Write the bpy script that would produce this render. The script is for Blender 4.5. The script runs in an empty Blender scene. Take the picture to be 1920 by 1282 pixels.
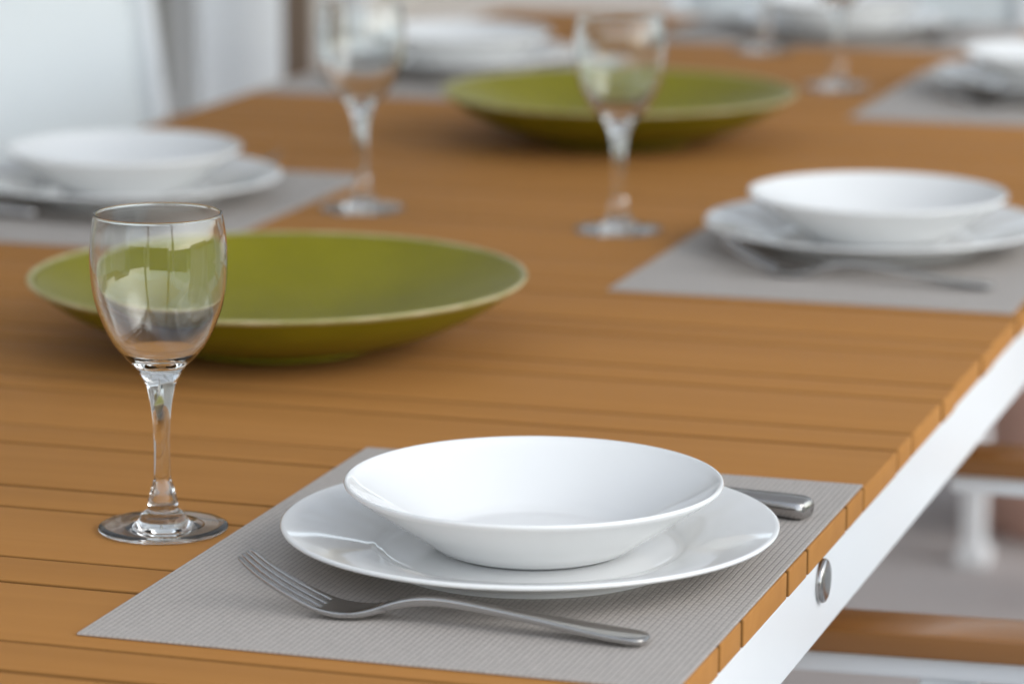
import bpy, bmesh, math, random
from mathutils import Vector, Matrix
random.seed(7)
R = math.radians
S = bpy.context.scene
COL = S.collection
T = 0.70                                   # height of the table top above the terrace floor

# ------------------------------------------------------------------ camera
cd = bpy.data.cameras.new('camera'); cam = bpy.data.objects.new('camera', cd); COL.objects.link(cam)
S.camera = cam
PITCH, YAW, ROLL = R(11.49), R(17.5), R(0.15)
fw = Vector((-math.sin(YAW)*math.cos(PITCH), math.cos(YAW)*math.cos(PITCH), -math.sin(PITCH)))
r0 = Vector((math.cos(YAW), math.sin(YAW), 0)); u0 = r0.cross(fw)
rt = r0*math.cos(ROLL)+u0*math.sin(ROLL); up = u0*math.cos(ROLL)-r0*math.sin(ROLL)
m3 = Matrix((rt, up, -fw)).transposed()
cam.matrix_world = Matrix.Translation((0, 0, T+0.470)) @ m3.to_4x4()
cd.sensor_width = 36; cd.lens = 6570/1920*36
cd.clip_start = 0.02; cd.clip_end = 500
cd.dof.use_dof = True; cd.dof.focus_distance = 1.78; cd.dof.aperture_fstop = 5.8; cd.dof.aperture_blades = 8
cd.dof.aperture_rotation = R(12)

# ------------------------------------------------------------------ world, sun, exposure
SUN_EL, SUN_AZ = R(38), R(103)              # azimuth measured from +Y towards +X
W = bpy.data.worlds.new('World'); S.world = W; W.use_nodes = True
nt = W.node_tree; sky = nt.nodes.new('ShaderNodeTexSky'); sky.sky_type = 'NISHITA'
sky.sun_disc = False; sky.sun_elevation = SUN_EL; sky.sun_rotation = SUN_AZ
sky.dust_density = 1.0; sky.air_density = 1.0; sky.ozone_density = 1.0
hs = nt.nodes.new('ShaderNodeHueSaturation'); hs.inputs['Saturation'].default_value = .38     # thin high cloud
tn = nt.nodes.new('ShaderNodeMix'); tn.data_type = 'RGBA'; tn.blend_type = 'MULTIPLY'; tn.inputs[0].default_value = 1; tn.inputs[7].default_value = (.965, .99, .985, 1)
nt.links.new(sky.outputs[0], hs.inputs['Color']); nt.links.new(hs.outputs[0], tn.inputs[6]); nt.links.new(tn.outputs[2], nt.nodes['Background'].inputs[0]); nt.nodes['Background'].inputs[1].default_value = 0.15
sl = bpy.data.lights.new('sun', 'SUN'); so = bpy.data.objects.new('sun', sl); COL.objects.link(so)
sl.energy = 0.26; sl.angle = R(45); sl.color = (1.0, 0.97, 0.93)
sd = Vector((math.sin(SUN_AZ)*math.cos(SUN_EL), math.cos(SUN_AZ)*math.cos(SUN_EL), math.sin(SUN_EL)))
so.rotation_euler = sd.to_track_quat('Z', 'Y').to_euler()
S.view_settings.view_transform = 'Standard'; S.view_settings.look = 'None'
S.view_settings.exposure = 1.38; S.view_settings.gamma = 1.0
S.render.engine = 'CYCLES'
S.cycles.use_denoising = True
S.cycles.max_bounces = 16; S.cycles.transmission_bounces = 14; S.cycles.glossy_bounces = 6; S.cycles.diffuse_bounces = 6
S.cycles.sample_clamp_indirect = 6

# ------------------------------------------------------------------ materials
def mat(name, col, rough=0.5, metal=0.0, spec=0.5, coat=0.0, **kw):
    m = bpy.data.materials.new(name); m.use_nodes = True
    b = m.node_tree.nodes['Principled BSDF']
    b.inputs['Base Color'].default_value = (*col, 1); b.inputs['Roughness'].default_value = rough
    b.inputs['Metallic'].default_value = metal; b.inputs['Specular IOR Level'].default_value = spec
    b.inputs['Coat Weight'].default_value = coat; b.inputs['Coat Roughness'].default_value = 0.03
    return m
def N(m, t, **kw):
    n = m.node_tree.nodes.new(t)
    for k, v in kw.items(): setattr(n, k, v)
    return n
def L(m, a, b): m.node_tree.links.new(a, b)
def BS(m): return m.node_tree.nodes['Principled BSDF']
def noise_col(m, c1, c2, scale=(5, 5, 5), detail=4, lo=.35, hi=.65, coord='Object'):
    tc = N(m, 'ShaderNodeTexCoord'); mp = N(m, 'ShaderNodeMapping'); mp.inputs['Scale'].default_value = scale
    nz = N(m, 'ShaderNodeTexNoise'); nz.inputs['Scale'].default_value = 1; nz.inputs['Detail'].default_value = detail
    rp = N(m, 'ShaderNodeValToRGB'); e = rp.color_ramp.elements
    e[0].position = lo; e[0].color = (*c1, 1); e[1].position = hi; e[1].color = (*c2, 1)
    L(m, tc.outputs[coord], mp.inputs[0]); L(m, mp.outputs[0], nz.inputs[0]); L(m, nz.outputs[0], rp.inputs[0])
    L(m, rp.outputs[0], BS(m).inputs['Base Color'])
    return tc, mp, nz, rp
def bump(m, h, strength=.3, dist=.001):
    b = N(m, 'ShaderNodeBump'); b.inputs['Strength'].default_value = strength; b.inputs['Distance'].default_value = dist
    L(m, h, b.inputs['Height']); L(m, b.outputs[0], BS(m).inputs['Normal']); return b

WOOD_A, WOOD_B = (.378, .172, .050), (.418, .194, .057)
def wood(name, a, b, along='x', rough=.6):
    m = mat(name, a, rough, spec=.05)
    sc = (2.2, 60, 60) if along == 'x' else (60, 2.2, 60)
    tc, mp, nz, rp = noise_col(m, a, b, sc, 6, .3, .7)
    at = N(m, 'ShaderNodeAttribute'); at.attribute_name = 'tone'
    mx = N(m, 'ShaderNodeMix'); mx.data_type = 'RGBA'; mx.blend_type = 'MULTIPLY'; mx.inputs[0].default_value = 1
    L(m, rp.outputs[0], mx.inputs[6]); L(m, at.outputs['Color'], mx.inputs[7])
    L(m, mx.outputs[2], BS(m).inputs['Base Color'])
    bump(m, nz.outputs[0], .12, .0006)
    return m
M = {}
M['slat'] = wood('honey_wood_slats', WOOD_A, WOOD_B)
m = mat('honey_wood_arm', (.3, .14, .045), .3); noise_col(m, (.27, .115, .033), (.33, .145, .045), (3, 40, 40), 5); M['arm'] = m
M['white'] = mat('white_powder_coat', (.81, .82, .83), .35)
m = mat('white_sling', (.70, .735, .74), .75)
tc = N(m, 'ShaderNodeTexCoord'); ck = N(m, 'ShaderNodeTexChecker'); ck.inputs['Scale'].default_value = 500
L(m, tc.outputs['Object'], ck.inputs[0]); bump(m, ck.outputs[1], .2, .0005); M['sling'] = m
M['china'] = mat('white_porcelain', (.79, .787, .775), .06, spec=.45)
# green glaze: pooled, mottled
m = mat('olive_green_glaze', (.2, .2, .02), .32, spec=.13)
noise_col(m, (.170, .152, .005), (.222, .196, .007), (9, 9, 9), 5, .35, .65); M['green'] = m
m = mat('cream_glaze_lip', (.5, .46, .26), .3)
noise_col(m, (.34, .31, .11), (.48, .42, .22), (40, 40, 40), 4, .35, .6); M['lip'] = m
M['steel'] = mat('stainless_steel', (.42, .405, .39), .08, metal=1)
M['steel_dark'] = mat('satin_steel', (.44, .42, .405), .24, metal=1)
# wine glass
m = bpy.data.materials.new('clear_glass'); m.use_nodes = True
b = BS(m); b.inputs['Base Color'].default_value = (.975, .992, .985, 1); b.inputs['Roughness'].default_value = 0
b.inputs['Transmission Weight'].default_value = 1; b.inputs['IOR'].default_value = 1.46; M['glass'] = m
# woven vinyl placemat : ribs along the long side, each rib a row of stitches
m = mat('woven_grey_vinyl', (.42, .4, .39), .5, spec=.3)
def mth(op, a, b_=None):
    n = N(m, 'ShaderNodeMath', operation=op)
    for i, v in enumerate((a, b_)):
        if v is None: continue
        if isinstance(v, (int, float)): n.inputs[i].default_value = v
        else: L(m, v, n.inputs[i])
    return n.outputs[0]
tc = N(m, 'ShaderNodeTexCoord'); sp = N(m, 'ShaderNodeSeparateXYZ')
wz = N(m, 'ShaderNodeTexNoise'); wz.inputs['Scale'].default_value = 90; wz.inputs['Detail'].default_value = 2
va = N(m, 'ShaderNodeVectorMath', operation='MULTIPLY_ADD'); va.inputs[1].default_value = (.0007, .0007, 0)
L(m, tc.outputs['Object'], wz.inputs[0]); L(m, wz.outputs['Color'], va.inputs[0]); L(m, tc.outputs['Object'], va.inputs[2]); L(m, va.outputs[0], sp.inputs[0])
u_ = mth('DIVIDE', sp.outputs[0], .00315)
v_ = mth('ADD', mth('DIVIDE', sp.outputs[1], .0050), mth('MULTIPLY', mth('FLOOR', u_), .5))
rib = mth('SUBTRACT', 1, mth('POWER', mth('ABSOLUTE', mth('SUBTRACT', mth('MULTIPLY', mth('FRACT', u_), 2), 1)), 5))
sti = mth('SUBTRACT', 1, mth('POWER', mth('ABSOLUTE', mth('SUBTRACT', mth('MULTIPLY', mth('FRACT', v_), 2), 1)), 4))
hgt = mth('MULTIPLY', rib, mth('ADD', mth('MULTIPLY', sti, .58), .42))
rp = N(m, 'ShaderNodeValToRGB'); e = rp.color_ramp.elements
e[0].position = .05; e[0].color = (.23, .207, .188, 1); e[1].position = .75; e[1].color = (.455, .413, .378, 1)
L(m, hgt, rp.inputs[0])
n2 = N(m, 'ShaderNodeTexNoise'); n2.inputs['Scale'].default_value = 260; n2.inputs['Detail'].default_value = 3; L(m, tc.outputs['Object'], n2.inputs[0])
r2 = N(m, 'ShaderNodeMapRange'); r2.inputs[3].default_value = .84; r2.inputs[4].default_value = 1.14; L(m, n2.outputs[0], r2.inputs[0])
mx = N(m, 'ShaderNodeMix'); mx.data_type = 'RGBA'; mx.blend_type = 'MULTIPLY'; mx.inputs[0].default_value = 1
L(m, rp.outputs[0], mx.inputs[6]); L(m, r2.outputs[0], mx.inputs[7]); L(m, mx.outputs[2], BS(m).inputs['Base Color'])
bump(m, hgt, .5, .0005); M['mat'] = m
m = mat('grey_terrace_floor', (.30, .29, .285), .6); noise_col(m, (.36, .335, .328), (.44, .405, .395), (1.3, 1.3, 1.3), 6); M['floor'] = m
m = mat('pale_paving', (.55, .5, .45), .8); noise_col(m, (.50, .46, .42), (.58, .53, .48), (.7, .7, .7), 6); M['ground'] = m
m = mat('dark_ground_green', (.06, .10, .03), .9); noise_col(m, (.05, .085, .025), (.08, .12, .04), (4, 4, 4), 6); M['dark_ground'] = m
m = mat('grey_plaster', (.12, .15, .16), .85); noise_col(m, (.11, .135, .145), (.13, .155, .165), (3, 3, 3), 5); M['plaster'] = m
m = mat('pale_wall', (.5, .5, .5), .85); noise_col(m, (.36, .335, .30), (.42, .39, .355), (2, 2, 2), 5); M['palewall'] = m
m = mat('added_wall', (.3, .28, .26), .85); noise_col(m, (.17, .155, .14), (.22, .20, .18), (2, 2, 2), 5); M['addedwall'] = m
m = mat('terracotta', (.42, .2, .13), .8); noise_col(m, (.56, .34, .27), (.66, .42, .34), (9, 9, 9), 5); M['terracotta'] = m
m = mat('white_canvas', (.74, .75, .76), .8)
tr = N(m, 'ShaderNodeBsdfTranslucent'); tr.inputs[0].default_value = (.74, .75, .76, 1)
ms = N(m, 'ShaderNodeMixShader'); ms.inputs[0].default_value = .6
L(m, BS(m).outputs[0], ms.inputs[1]); L(m, tr.outputs[0], ms.inputs[2]); L(m, ms.outputs[0], m.node_tree.nodes['Material Output'].inputs[0]); M['added_canvas'] = m
m = mat('brown_post_wood', (.11, .07, .045), .6); noise_col(m, (.14, .092, .060), (.19, .13, .086), (40, 40, 2), 5); M['post'] = m
M['rubber'] = mat('grey_plastic', (.25, .25, .26), .6)

# ------------------------------------------------------------------ helpers
def link(name, bm, m, parent=None, smooth=True, loc=None):
    me = bpy.data.meshes.new(name); bmesh.ops.recalc_face_normals(bm, faces=bm.faces[:]); bm.to_mesh(me); bm.free()
    me.materials.append(m)
    if smooth:
        for p in me.polygons: p.use_smooth = True
    o = bpy.data.objects.new(name, me); COL.objects.link(o)
    if parent: o.parent = parent
    if loc: o.location = loc
    return o
def sharp(o, ang=35):
    me = o.data; bm = bmesh.new(); bm.from_mesh(me)
    for e in bm.edges:
        if len(e.link_faces) == 2 and e.calc_face_angle() > R(ang): e.smooth = False
    bm.to_mesh(me); bm.free(); return o
def tag(o, label=None, cat=None, group=None, kind=None):
    for k, v in (('label', label), ('category', cat), ('group', group), ('kind', kind)):
        if v: o[k] = v
    return o
def empty(name, loc, rz=0):
    o = bpy.data.objects.new(name, None); COL.objects.link(o); o.location = loc; o.rotation_euler = (0, 0, rz)
    o.empty_display_size = .05; return o
def copy_tree(o, parent=None):
    c = o.copy(); COL.objects.link(c)
    if parent: c.parent = parent
    for ch in [x for x in bpy.data.objects if x.parent == o]: copy_tree(ch, c)
    return c
def box(bm, x0, x1, y0, y1, z0, z1, bev=0.0, seg=2, mtx=None):
    vs = [bm.verts.new((x, y, z)) for x in (x0, x1) for y in (y0, y1) for z in (z0, z1)]
    fs = [bm.faces.new([vs[i] for i in q]) for q in ((0, 1, 3, 2), (4, 6, 7, 5), (0, 4, 5, 1), (2, 3, 7, 6), (0, 2, 6, 4), (1, 5, 7, 3))]
    if mtx is not None:
        for v in vs: v.co = mtx @ v.co
    if bev > 0:
        es = list({e for f in fs for e in f.edges})
        bmesh.ops.bevel(bm, geom=es, offset=bev, segments=seg, affect='EDGES', profile=.6)
def beam(bm, a, b, w, h, bev=.003, upv=(0, 0, 1)):
    """box section w x h from point a to point b"""
    a, b = Vector(a), Vector(b); z = (b-a).normalized(); u = Vector(upv)
    if abs(z.dot(u)) > .95: u = Vector((1, 0, 0))
    x = u.cross(z).normalized(); y = z.cross(x)
    mt = Matrix.Translation(a) @ Matrix((x, y, z)).transposed().to_4x4()
    box(bm, -w/2, w/2, -h/2, h/2, 0, (b-a).length, bev, 2, mt)
def lathe(bm, prof, n=96, closed=False):
    """revolve (r, z) profile; r == 0 ends become poles"""
    rings = []
    for r, z in prof:
        if r < 1e-7: rings.append([bm.verts.new((0, 0, z))])
        else: rings.append([bm.verts.new((r*math.cos(2*math.pi*k/n), r*math.sin(2*math.pi*k/n), z)) for k in range(n)])
    pairs = list(zip(rings, rings[1:])) + ([(rings[-1], rings[0])] if closed else [])
    for A, B in pairs:
        for k in range(n):
            q = [A[k % len(A)], A[(k+1) % n] if len(A) > 1 else None, B[(k+1) % n] if len(B) > 1 else None, B[k % len(B)]]
            if len(A) == 1: q = [A[0], B[(k+1) % n], B[k]]
            elif len(B) == 1: q = [A[k], A[(k+1) % n], B[0]]
            bm.faces.new(q)
def spline(pts, n=6):
    """Catmull-Rom through 2-D points"""
    out = []
    P = [pts[0]] + list(pts) + [pts[-1]]
    for i in range(1, len(P)-2):
        p0, p1, p2, p3 = P[i-1], P[i], P[i+1], P[i+2]
        for k in range(n):
            t = k/n
            out.append(tuple(.5*((2*p1[j])+(-p0[j]+p2[j])*t+(2*p0[j]-5*p1[j]+4*p2[j]-p3[j])*t*t+(-p0[j]+3*p1[j]-3*p2[j]+p3[j])*t**3) for j in (0, 1)))
    out.append(tuple(pts[-1])); return out

# ------------------------------------------------------------------ setting
bm = bmesh.new(); box(bm, -200, 200, -200, 200, -.5, -.012); tag(link('dark_ground', bm, M['dark_ground'], smooth=False), kind='structure')  # unseen ground, made dark to cut bounce light onto the undersides
bm = bmesh.new(); box(bm, -3.6, 4, 4.95, 11.6, -.4, -.004); tag(link('paving', bm, M['ground'], smooth=False), kind='structure')
bm = bmesh.new(); box(bm, -3.4, 1.9, -2.2, 6.2, -.3, 0); tag(link('terrace_floor', bm, M['floor'], smooth=False), kind='structure')
# house wall on the left, added wall at the far end
hw = empty('house_wall', (-3.75, 3.4, 0)); tag(hw, 'pale house wall along the left, its dark door seen in the gap behind the left chair', 'wall')
bm = bmesh.new(); box(bm, -.15, .15, -6, 3.9, 0, 2.6); box(bm, -.15, .15, 5.1, 7.95, 0, 2.6); box(bm, -.15, .15, 3.9, 5.1, 2.1, 2.6); link('wall_face', bm, M['palewall'], hw, False)
bm = bmesh.new(); box(bm, -.05, .05, 3.903, 5.097, 0.001, 2.097, .004); link('door', bm, M['plaster'], hw, False)
fwl = empty('sky_block_wall', (-1.0, 11.5, 0)); tag(fwl, 'unseen wall beyond the far end of the table, added to block bright sky reflections', 'wall')  # out of view, added to keep bright sky out of table reflections
bm = bmesh.new(); box(bm, -2.595, 7, -.12, .12, 0, 2.4); link('wall_face', bm, M['addedwall'], fwl, False)  # face of the added, unseen sky-blocking wall
bm = bmesh.new(); box(bm, -2.595, 7, -.16, .16, 2.401, 2.46, .01); link('added_coping', bm, M['addedwall'], fwl, False)
# unseen roof on white posts, added to shape the light and reflections
pg = empty('added_canopy', (-1.0, 2.6, 0)); tag(pg, 'unseen white roof on square posts, added to shape the light on the table', 'added_canopy')
bm = bmesh.new(); box(bm, -2.3, 1.8, -1.55, 6.2, 2.30, 2.303); link('added_roof_panel', bm, M['added_canvas'], pg, False)
bm = bmesh.new()
for k in range(10): box(bm, -2.3, 1.8, -2.3+k*.93, -2.24+k*.93, 2.18, 2.297, .004)
for x in (-2.26, 1.76): box(bm, x-.04, x+.04, -2.35, 6.2, 2.05, 2.175, .004)
link('added_rafter', bm, M['white'], pg, False)
for x in (-2.2, 0.42, 1.73):
    for y in (-2.27, 6.12):
        if x == .42 and y > 0: continue
        bm = bmesh.new(); box(bm, x-.05, x+.05, y-.05, y+.05, 0, 2.298, .006); link('post', bm, M['white'], pg, False)

bw = empty('light_block_wall', (0, -3.4, 0)); tag(bw, 'low unseen wall behind the camera, added to cut low frontal light', 'wall')  # added out of view behind the camera to block low light
bm = bmesh.new(); box(bm, -3.2, 3.5, -.1, .1, 0, 1.0); link('wall_face', bm, M['addedwall'], bw, False)  # face of the added, unseen light-blocking wall
bm = bmesh.new(); box(bm, -3.2, 3.5, -.14, .14, 1.001, 1.06, .01); link('added_coping', bm, M['addedwall'], bw, False)

# ------------------------------------------------------------------ dining table
XL, XR, Y0, Y1 = -1.345, -.385, 1.13, 4.235
tb = empty('dining_table', ((XL+XR)/2, (Y0+Y1)/2, 0)); tag(tb, 'long honey wood slatted dining table with a white metal frame', 'table')
def tl(o):   # world coordinates -> table child
    o.parent = tb; o.matrix_parent_inverse = Matrix.Translation(-tb.location); return o
bm = bmesh.new(); tone = []
y = 1.5505-3*.1405; edges = []
k = 0
while y < Y1-.02:
    edges.append((y, y+.0445)); edges.append((y+.0445, y+.1405)); y += .1405
lay = None
for (a, b) in edges:
    b2 = min(b, Y1)
    n0 = len(bm.verts)
    nf = len(bm.faces)
    dz = random.uniform(-.0002, .0001)
    ga, gb = random.uniform(.0012, .0024), random.uniform(.0012, .0024)
    box(bm, XL, XR+random.uniform(-.0006, .0006), a+ga, b2-gb, T-.0145+dz, T+dz, .0013, 3)
    bm.faces.ensure_lookup_table()
    t = random.uniform(.95, 1.035)
    for f in bm.faces[nf:]:                              # shade in the joints painted darker; board ends painted paler for side light
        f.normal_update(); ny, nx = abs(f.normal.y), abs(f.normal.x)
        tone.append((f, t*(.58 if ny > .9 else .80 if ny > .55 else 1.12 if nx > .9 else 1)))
bm.faces.index_update()
tones = {f.index: t for f, t in tone}
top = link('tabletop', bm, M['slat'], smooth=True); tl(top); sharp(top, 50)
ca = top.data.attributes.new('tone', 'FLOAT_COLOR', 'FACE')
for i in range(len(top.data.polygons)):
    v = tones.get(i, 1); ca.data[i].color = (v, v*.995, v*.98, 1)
for nm, x0, x1 in (('side_rail', XR-.030, XR-.0015), ('side_rail', XL+.0015, XL+.030)):
    bm = bmesh.new(); box(bm, x0, x1, Y0+.0, Y1-.003, T-.0590, T-.0152, .0012); tl(link(nm, bm, M['white'], smooth=False))
bm = bmesh.new(); box(bm, XL+.031, XR-.031, Y1-.04, Y1-.004, T-.0590, T-.0152, .001); tl(link('end_rail', bm, M['white'], smooth=False))
bm = bmesh.new(); box(bm, XL+.031, XR-.031, Y0+.001, Y0+.04, T-.0590, T-.0152, .001); tl(link('end_rail', bm, M['white'], smooth=False))
for x in (XL+.07, XR-.07):
    for yy in (Y0+.08, Y1-.10):
        bm = bmesh.new(); box(bm, x-.03, x+.03, yy-.03, yy+.03, 0, T-.0154, .003); tl(link('leg', bm, M['white'], smooth=False))
for yy in (1.774, 3.70):
    bm = bmesh.new()
    lathe(bm, [(0, .0044), (.006, .0043), (.0100, .0040), (.0113, .0034), (.0119, .0024), (.0119, .0008), (.0110, .0006), (.0110, 0), (0, 0)], 40)
    for v in bm.verts: v.co = Matrix.Translation((XR-.0015, yy, T-.0268)) @ Matrix.Rotation(R(90), 4, 'Y') @ v.co
    tl(sharp(link('bolt', bm, M['steel_dark'])))

# ------------------------------------------------------------------ prototypes on the table
def make_mat():
    w, l, r = .1475, .2035, .004
    bm = bmesh.new(); box(bm, -w, w, -l, l, 0, .0012, .0003, 1)
    return link('placemat', bm, M['mat'], smooth=False)
def make_plate():
    bm = bmesh.new()
    up_ = spline([(0, .0062), (.04, .0062), (.070, .0064), (.0775, .0074), (.083, .0096), (.095, .0133), (.112, .0176), (.1255, .0203)], 5)
    edge = [(.1272, .0206), (.1281, .0200), (.1281, .0190), (.1272, .0181)]
    lo = spline([(.122, .0163), (.105, .0118), (.090, .0076), (.082, .0045), (.0785, .0016), (.0775, .0002)], 4)
    lo += [(.0755, 0), (.0735, .0004), (.0725, .0028), (.06, .0030), (0, .0030)]
    lathe(bm, up_+edge+lo, 128); return link('dinner_plate', bm, M['china'])
def make_bowl():
    bm = bmesh.new()
    i_ = spline([(0, .0052), (.03, .0052), (.045, .0056), (.0515, .0080), (.058, .0122), (.068, .0185), (.080, .0257), (.090, .0318), (.0940, .0348)], 5)
    edge = [(.0953, .0358), (.0962, .0361), (.0970, .0358), (.0974, .0350), (.0972, .0341)]
    o_ = spline([(.0945, .0318), (.086, .0256), (.075, .0180), (.064, .0108), (.0565, .0056), (.0528, .0032), (.0515, .0022)], 5)
    o_ += [(.0505, .0018), (.0490, .0016), (.0475, .0014), (.0468, .0003), (.0458, 0), (.0445, .0004), (.0435, .0016), (.03, .0018), (0, .0018)]
    lathe(bm, i_+edge+o_, 128); return link('soup_bowl', bm, M['china'])
def make_glass():
    foot = [(0, 0), (.030, 0), (.0338, 0), (.0344, .0004), (.0347, .0010), (.0346, .0015), (.0341, .0019), (.0334, .00215), (.029, .0023), (.023, .0025), (.018, .0029), (.0142, .0040), (.0127, .0058),
            (.0118, .0082), (.0098, .0098), (.0084, .0108), (.0080, .0125)]
    stem = spline([(.0081, .0135), (.0079, .0160), (.0070, .0195), (.0062, .0225), (.0053, .0255), (.0047, .0275), (.0045, .0300), (.0043, .040), (.0044, .052), (.0051, .063),
            (.0063, .0713), (.0084, .0800), (.0135, .0887)], 5)
    bowl = spline([(.0135, .0887), (.0200, .0950), (.0264, .1040), (.0322, .1175), (.0352, .1300), (.0363, .1440), (.0358, .1560), (.0346, .1650), (.0338, .1692)], 6)
    inn = []
    for i in range(len(bowl)-1, 5, -1):                  # inner wall: a true offset of the outer one
        p, q = bowl[max(i-1, 0)], bowl[min(i+1, len(bowl)-1)]
        dx, dz = q[0]-p[0], q[1]-p[1]; l = math.hypot(dx, dz); z = bowl[i][1]
        th = .0011 + max(0, (.125-z)/.03)**1.5*.0007
        inn.append((bowl[i][0]-dz/l*th, bowl[i][1]+dx/l*th))
    inn += [(.0125, .0925), (.0088, .0905), (.0050, .0896), (0, .0894)]
    rx, rz_ = bowl[-1]; ix = inn[0][0]
    out = foot+stem+bowl[1:]+[(rx+.00015, rz_+.0004), (rx+.0001, rz_+.0009), (rx-.0004, rz_+.0012), (ix+.0003, rz_+.0012), (ix-.0002, rz_+.0009), (ix-.0001, rz_+.0004)]
    bm = bmesh.new(); lathe(bm, out+inn, 72); return link('wine_glass', bm, M['glass'])
def make_charger():
    r = empty('serving_dish', (0, 0, 0))
    bm = bmesh.new()
    i_ = spline([(0, .0105), (.045, .0126), (.085, .0197), (.115, .0285), (.140, .0375), (.1630, .0468)], 6)
    lathe(bm, i_ + [(.1636, .0452)] + spline([(.1634, .0440), (.143, .0292), (.118, .0168), (.094, .0090), (.074, .0052), (.066, .0032)], 5) + [(.064, .0004), (.062, 0), (.057, 0), (.056, .002), (0, .002)], 128)
    link('dish_body', bm, M['green'], r)
    bm = bmesh.new()
    lathe(bm, [(.1631, .0470), (.1645, .0478), (.1656, .0481), (.1664, .0477), (.1667, .0468), (.1662, .0459), (.1650, .0448), (.1636, .0438)], 128, closed=True)
    link('rim', bm, M['lip'], r)
    bm = bmesh.new(); lathe(bm, [(.0663, .0026), (.0667, .0010), (.0664, 0), (.0650, 0), (.0645, .0003), (.0655, .0026)], 96, closed=True)
    link('foot_ring', bm, M['green'], r); return r
def make_fork():
    """lies along +x: tines at -x, handle end at +x (total ~0.205)"""
    # stations: x, half width, height of the neutral line, dish depth, half thickness
    st = [(-.0985, .0090, .0270, .0000, .0006), (-.0955, .0097, .0248, .0000, .0009), (-.088, .0104, .0187, .0002, .0011), (-.076, .0109, .0122, .0004, .0012), (-.064, .0113, .0067, .0006, .0013),
          (-.0555, .0115, .0038, .0008, .0013), (-.0535, .0115, .0033, .0009, .0014), (-.048, .0113, .0022, .0010, .0015), (-.040, .0104, .0018, .0012, .0016), (-.033, .0082, .0028, .0012, .0018), (-.027, .0056, .0050, .0006, .0020),
          (-.020, .0039, .0080, .0002, .0022), (-.012, .0033, .0104, 0, .0023), (-.003, .0032, .0118, 0, .0023), (.008, .0033, .0120, 0, .0022), (.022, .0036, .0110, 0, .0020), (.038, .0043, .0094, 0, .0019),
          (.056, .0056, .0077, 0, .0017), (.076, .0075, .0054, 0, .0016), (.092, .0088, .0040, 0, .0016), (.101, .0088, .0034, 0, .0016), (.1060, .0072, .0031, 0, .0015), (.1083, .0038, .0030, 0, .0012)]
    vs_ = [-1, -.71, -.41, -.14, .14, .41, .71, 1]
    bm = bmesh.new(); T_, B_ = [], []
    for x, w, z, d, h in st:
        T_.append([bm.verts.new((x, v*w, z+d*v*v*1.0+h-.3*h*v*v)) for v in vs_]); B_.append([bm.verts.new((x, v*w, z+d*v*v*1.0-h)) for v in vs_])
    nt_ = 5                                              # tines end at station 5
    for i in range(len(st)-1):
        for j in range(7):
            if i < nt_ and j in (1, 3, 5): continue
            bm.faces.new((T_[i][j], T_[i][j+1], T_[i+1][j+1], T_[i+1][j])); bm.faces.new((B_[i][j], B_[i+1][j], B_[i+1][j+1], B_[i][j+1]))
    for i in range(len(st)-1):
        for j in (0, 7):
            bm.faces.new((T_[i][j], T_[i+1][j], B_[i+1][j], B_[i][j]))
        if i < nt_:
            for j in (1, 2, 3, 4, 5, 6): bm.faces.new((T_[i][j], T_[i+1][j], B_[i+1][j], B_[i][j]))
    for j in (1, 3, 5): bm.faces.new((T_[nt_][j], T_[nt_][j+1], B_[nt_][j+1], B_[nt_][j]))
    for j in (0, 2, 4, 6): bm.faces.new((T_[0][j], T_[0][j+1], B_[0][j+1], B_[0][j]))
    for j in range(7): bm.faces.new((T_[-1][j], T_[-1][j+1], B_[-1][j+1], B_[-1][j]))
    cr = bm.edges.layers.float.get('crease_edge') or bm.edges.layers.float.new('crease_edge')
    for i in range(len(st)-1):
        for j in (0, 7):
            for A in (T_, B_):
                e = bm.edges.get((A[i][j], A[i+1][j]))
                if e: e[cr] = .55
        if i < nt_:
            for j in range(1, 7):
                for A in (T_, B_):
                    e = bm.edges.get((A[i][j], A[i+1][j]))
                    if e: e[cr] = .6
    o = link('fork', bm, M['steel']); s = o.modifiers.new('sub', 'SUBSURF'); s.levels = 2; s.render_levels = 2
    return o
def make_knife():
    """lies along +x: handle end at +x"""
    r = empty('table_knife', (0, 0, 0))
    bm = bmesh.new(); rings = []
    for x, w, h, c in [(.002, .0052, .0026, .35), (.010, .0062, .0036, .4), (.03, .0070, .0042, .4), (.06, .0082, .0050, .4), (.082, .0092, .0058, .42), (.0905, .0090, .0058, .45), (.0945, .0078, .0048, .5), (.0955, .0060, .0034, .5)]:
        z0 = .0060
        pts = [(-w, -h*c), (-w*.62, -h), (w*.62, -h), (w, -h*c), (w, h*c), (w*.62, h), (-w*.62, h), (-w, h*c)]
        rings.append([bm.verts.new((x, a, z0+b)) for a, b in pts])
    for A, B in zip(rings, rings[1:]):
        for k in range(8): bm.faces.new((A[k], A[(k+1) % 8], B[(k+1) % 8], B[k]))
    bm.faces.new(rings[0]); bm.faces.new(rings[-1])
    bmesh.ops.bevel(bm, geom=bm.edges[:], offset=.0007, segments=2, affect='EDGES')
    link('handle', bm, M['steel_dark'], r)
    bm = bmesh.new(); out = spline([(.003, .0045), (-.02, .0075), (-.07, .0092), (-.105, .0085), (-.125, .0030), (-.1285, -.0035)], 4) + [(-.128, -.006), (-.06, -.0068), (.003, -.0045)]
    tv = [bm.verts.new((x, y_, .0066)) for x, y_ in out]; bv = [bm.verts.new((x, y_, .0052)) for x, y_ in out]
    bm.faces.new(tv); bm.faces.new(bv)
    for k in range(len(out)): bm.faces.new((tv[k], tv[(k+1) % len(out)], bv[(k+1) % len(out)], bv[k]))
    link('blade', bm, M['steel'], r, False); return r
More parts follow.
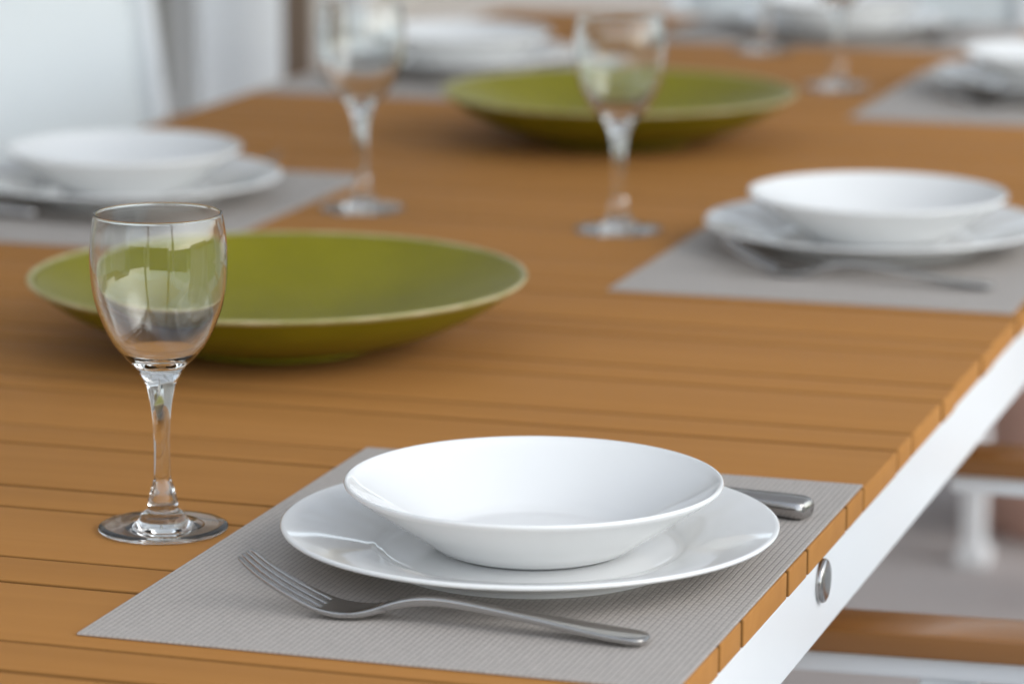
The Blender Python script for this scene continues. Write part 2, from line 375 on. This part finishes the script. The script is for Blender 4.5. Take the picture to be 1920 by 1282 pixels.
PROTO = dict(placemat=make_mat(), dinner_plate=make_plate(), soup_bowl=make_bowl(), wine_glass=make_glass(), serving_dish=make_charger(), fork=make_fork(), table_knife=make_knife())
used = set()
def place(kind, x, y, z, rz, label, cat, group):
    o = PROTO[kind]
    if kind in used: o = copy_tree(o)
    used.add(kind)
    o.location = (x, y, T+z); o.rotation_euler = (0, 0, rz); tag(o, label, cat, group); return o
GR = dict(placemat='grey woven placemats', dinner_plate='white dinner plates', soup_bowl='white soup bowls', wine_glass='empty wine glasses', fork='forks beside the plates', table_knife='knives beside the plates', serving_dish='olive green serving dishes')
CAT = dict(placemat='placemat', dinner_plate='plate', soup_bowl='bowl', wine_glass='wine glass', fork='fork', table_knife='knife', serving_dish='dish')
def put(kind, x, y, z, rz, label): return place(kind, x, y, z, rz, label, CAT[kind], GR[kind])
def setting(mx, my, px, py, rz, labels, size=1, fk=(-.0085, -.130, -1.5), kn=(.0265, .148, -15), parts=('placemat', 'dinner_plate', 'soup_bowl', 'fork', 'table_knife')):
    """mat centre, plate centre, rotation (0 = diner sits at +x); cutlery offsets turn with the setting"""
    c, s = math.cos(rz), math.sin(rz)
    def off(dx, dy): return px+c*dx-s*dy, py+s*dx+c*dy
    MZ = .0014
    for k in parts:
        lb = labels[k]
        if k == 'placemat': put(k, mx, my, .0002, rz, lb)
        elif k == 'dinner_plate': put(k, px, py, MZ, rz+.4, lb).scale = (size, size, size)
        elif k == 'soup_bowl': put(k, *off(.002, 0), MZ+.0066*size, rz+1.1, lb).scale = (size, size, size)
        elif k == 'fork': put(k, *off(fk[0], fk[1]), MZ, rz+R(fk[2]), lb)
        elif k == 'table_knife': put(k, *off(kn[0], kn[1]), MZ, rz+R(kn[2]), lb)
def labs(place_):
    return {k: v.format(place_) for k, v in dict(
        placemat='grey woven placemat under the plate {}', dinner_plate='white dinner plate {}', soup_bowl='white soup bowl on the dinner plate {}',
        fork='steel fork beside the plate {}', table_knife='steel table knife beside the plate {}').items()}
n1 = dict(placemat='grey woven placemat in sharp focus at the front corner of the table', dinner_plate='large white dinner plate in sharp focus on the nearest placemat',
          soup_bowl='white soup bowl in sharp focus, stacked on the nearest dinner plate', fork='four tined steel fork in sharp focus in front of the nearest plate',
          table_knife='steel knife whose thick handle end shows behind the nearest white plate')
setting(-.5335, 1.675, -.516, 1.668, 0, n1)
setting(-.538, 2.6085, -.538, 2.640, 0, labs('second along the right edge'), 1.03, (.012, -.147, -3))
setting(-.566, 3.560, -.545, 3.610, 0, labs('farthest along the right edge'), 1.04, (-.006, -.146, -2))
setting(-1.178, 2.655, -1.185, 2.680, math.pi, labs('behind the nearest wine glass'), 1.02, (.003, -.106, 0), (.02, .130, -6))
setting(-1.190, 3.565, -1.192, 3.605, math.pi, labs('left of the farther green dish'))
setting(-.870, 4.080, -.880, 4.080, math.pi/2, labs('at the far table end'))
put('wine_glass', -.721, 1.670, .0004, 0, 'empty wine glass in sharp focus in front of the nearer green dish')
put('wine_glass', -.979, 2.692, .0004, .5, 'blurred wine glass behind the nearer green dish, by the left placemat')
put('wine_glass', -.749, 2.658, .0004, 1.0, 'blurred wine glass in front of the farther green dish, beside the second right placemat')
put('wine_glass', -.774, 3.586, .0004, 1.4, 'blurred wine glass right of the farther green dish, beside the third right placemat')
put('wine_glass', -.925, 3.885, .0004, 1.9, 'blurred wine glass at the edge of the far end placemat')
put('serving_dish', -.842, 2.150, .0004, .3, 'large olive green dish with cream rim behind the nearest wine glass')
put('serving_dish', -.886, 3.140, .0004, 1.7, 'large olive green dish with cream rim, the farther one on the table')

# ------------------------------------------------------------------ chairs
def make_chair():
    """faces -x; origin on the floor under the middle of the seat"""
    r = empty('armchair', (0, 0, 0))
    for s in (-1, 1):
        bm = bmesh.new(); box(bm, -.30, .25, s*.272-.0235, s*.272+.0235, .585, .600, .002, 2); link('armrest', bm, M['arm'], r, True)
        sharp([o for o in bpy.data.objects if o.parent == r][-1], 50)
        bm = bmesh.new(); beam(bm, (-.285, s*.272, .5778), (.27, s*.272, .5778), .034, .0135); link('arm_rail', bm, M['white'], r, False)
        bm = bmesh.new(); beam(bm, (-.195, s*.272, .02), (-.180, s*.272, .5705), .026, .034); g = link('leg', bm, M['white'], r, False)
        bm = bmesh.new(); box(bm, -.222, -.168, s*.272-.02, s*.272+.02, 0, .0197, .004); link('foot', bm, M['white'], g, False)
        bm = bmesh.new(); beam(bm, (.30, s*.272, .02), (.245, s*.272, .5705), .026, .034); g = link('leg', bm, M['white'], r, False)
        bm = bmesh.new(); box(bm, .275, .33, s*.272-.02, s*.272+.02, 0, .0197, .004); link('foot', bm, M['white'], g, False)
        bm = bmesh.new(); beam(bm, (-.213, s*.246, .415), (.225, s*.246, .400), .022, .03); link('seat_rail', bm, M['white'], r, False)
        bm = bmesh.new(); beam(bm, (.222, s*.246, .384), (.280, s*.246, .86), .022, .03); link('back_post', bm, M['white'], r, False)
    def sheet(pts, w, th=.003, n=10):
        bm = bmesh.new(); rows = []
        for (x, z) in pts: rows.append([bm.verts.new((x, -w+2*w*k/n, z-.010*(1-(2*k/n-1)**2)*0)) for k in range(n+1)])
        for A, B in zip(rows, rows[1:]):
            for k in range(n): bm.faces.new((A[k], A[k+1], B[k+1], B[k]))
        return bm
    bm = sheet(spline([(-.215, .410), (-.10, .408), (0, .402), (.12, .397), (.205, .398)], 4), .236)
    o = link('seat', bm, M['sling'], r); md = o.modifiers.new('thick', 'SOLIDIFY'); md.thickness = .004
    bm = sheet(spline([(.229, .43), (.246, .55), (.260, .68), (.272, .79), (.280, .855)], 4), .2345)
    o = link('backrest', bm, M['sling'], r); md = o.modifiers.new('thick', 'SOLIDIFY'); md.thickness = .004
    bm = bmesh.new(); beam(bm, (.282, -.235, .868), (.282, .235, .868), .022, .022); link('top_rail', bm, M['white'], r, False)
    bm = bmesh.new(); beam(bm, (.228, -.2345, .385), (.228, .2345, .385), .022, .022); link('cross_rail', bm, M['white'], r, False)
    return r
ch = make_chair()
spots = [(-.15, 1.703, R(4), 'white armchair with honey wood armrests at the nearest place on the right'),
         (-.15, 2.690, R(1), 'white armchair with honey wood armrests at the second place on the right, behind the first'),
         (-1.015, 4.52, R(90), 'white armchair at the far end of the table, its legs showing under the frame'),
         (-1.40, 3.55, R(179), 'white sling armchair at the left edge, its pale back rising beside the plates')]
for i, (x, y, rz, lb) in enumerate(spots):
    o = ch if i == 0 else copy_tree(ch)
    o.location = (x, y, 0); o.rotation_euler = (0, 0, rz); tag(o, lb, 'armchair', 'white armchairs around the table')

# ------------------------------------------------------------------ background things
co = empty('white_column', (-1.90, 4.66, 0), R(42)); tag(co, 'white square column beside the brown post behind the left edge of the table', 'column')
bm = bmesh.new(); box(bm, -.068, .068, -.068, .068, .081, 2.179, .006); link('shaft', bm, M['white'], co, False)
bm = bmesh.new(); box(bm, -.085, .085, -.085, .085, 0, .0807, .004); link('plinth', bm, M['white'], co, False)
po = empty('wooden_post', (-1.752, 4.56, 0), R(20)); tag(po, 'slim brown wooden post standing behind the left edge of the table', 'post')
bm = bmesh.new(); box(bm, -.021, .021, -.021, .021, .02, 2.179, .004); link('shaft', bm, M['post'], po, False)
bm = bmesh.new(); box(bm, -.05, .05, -.05, .05, 0, .0197, .003); link('base_plate', bm, M['rubber'], po, False)
pt = empty('planter', (-.635, 4.56, 0)); tag(pt, 'terracotta planter on the floor beyond the far end chair', 'planter')
bm = bmesh.new(); lathe(bm, [(0, 0), (.13, 0), (.135, .004), (.17, .26), (.17, .262)] + [(.155, .262), (.15, .25), (.12, .02), (0, .02)], 48); link('pot', bm, M['terracotta'], pt)
bm = bmesh.new(); lathe(bm, [(.1705, .235), (.185, .238), (.187, .262), (.185, .275), (.158, .275), (.1555, .263)], 48); link('rim', bm, M['terracotta'], pt)
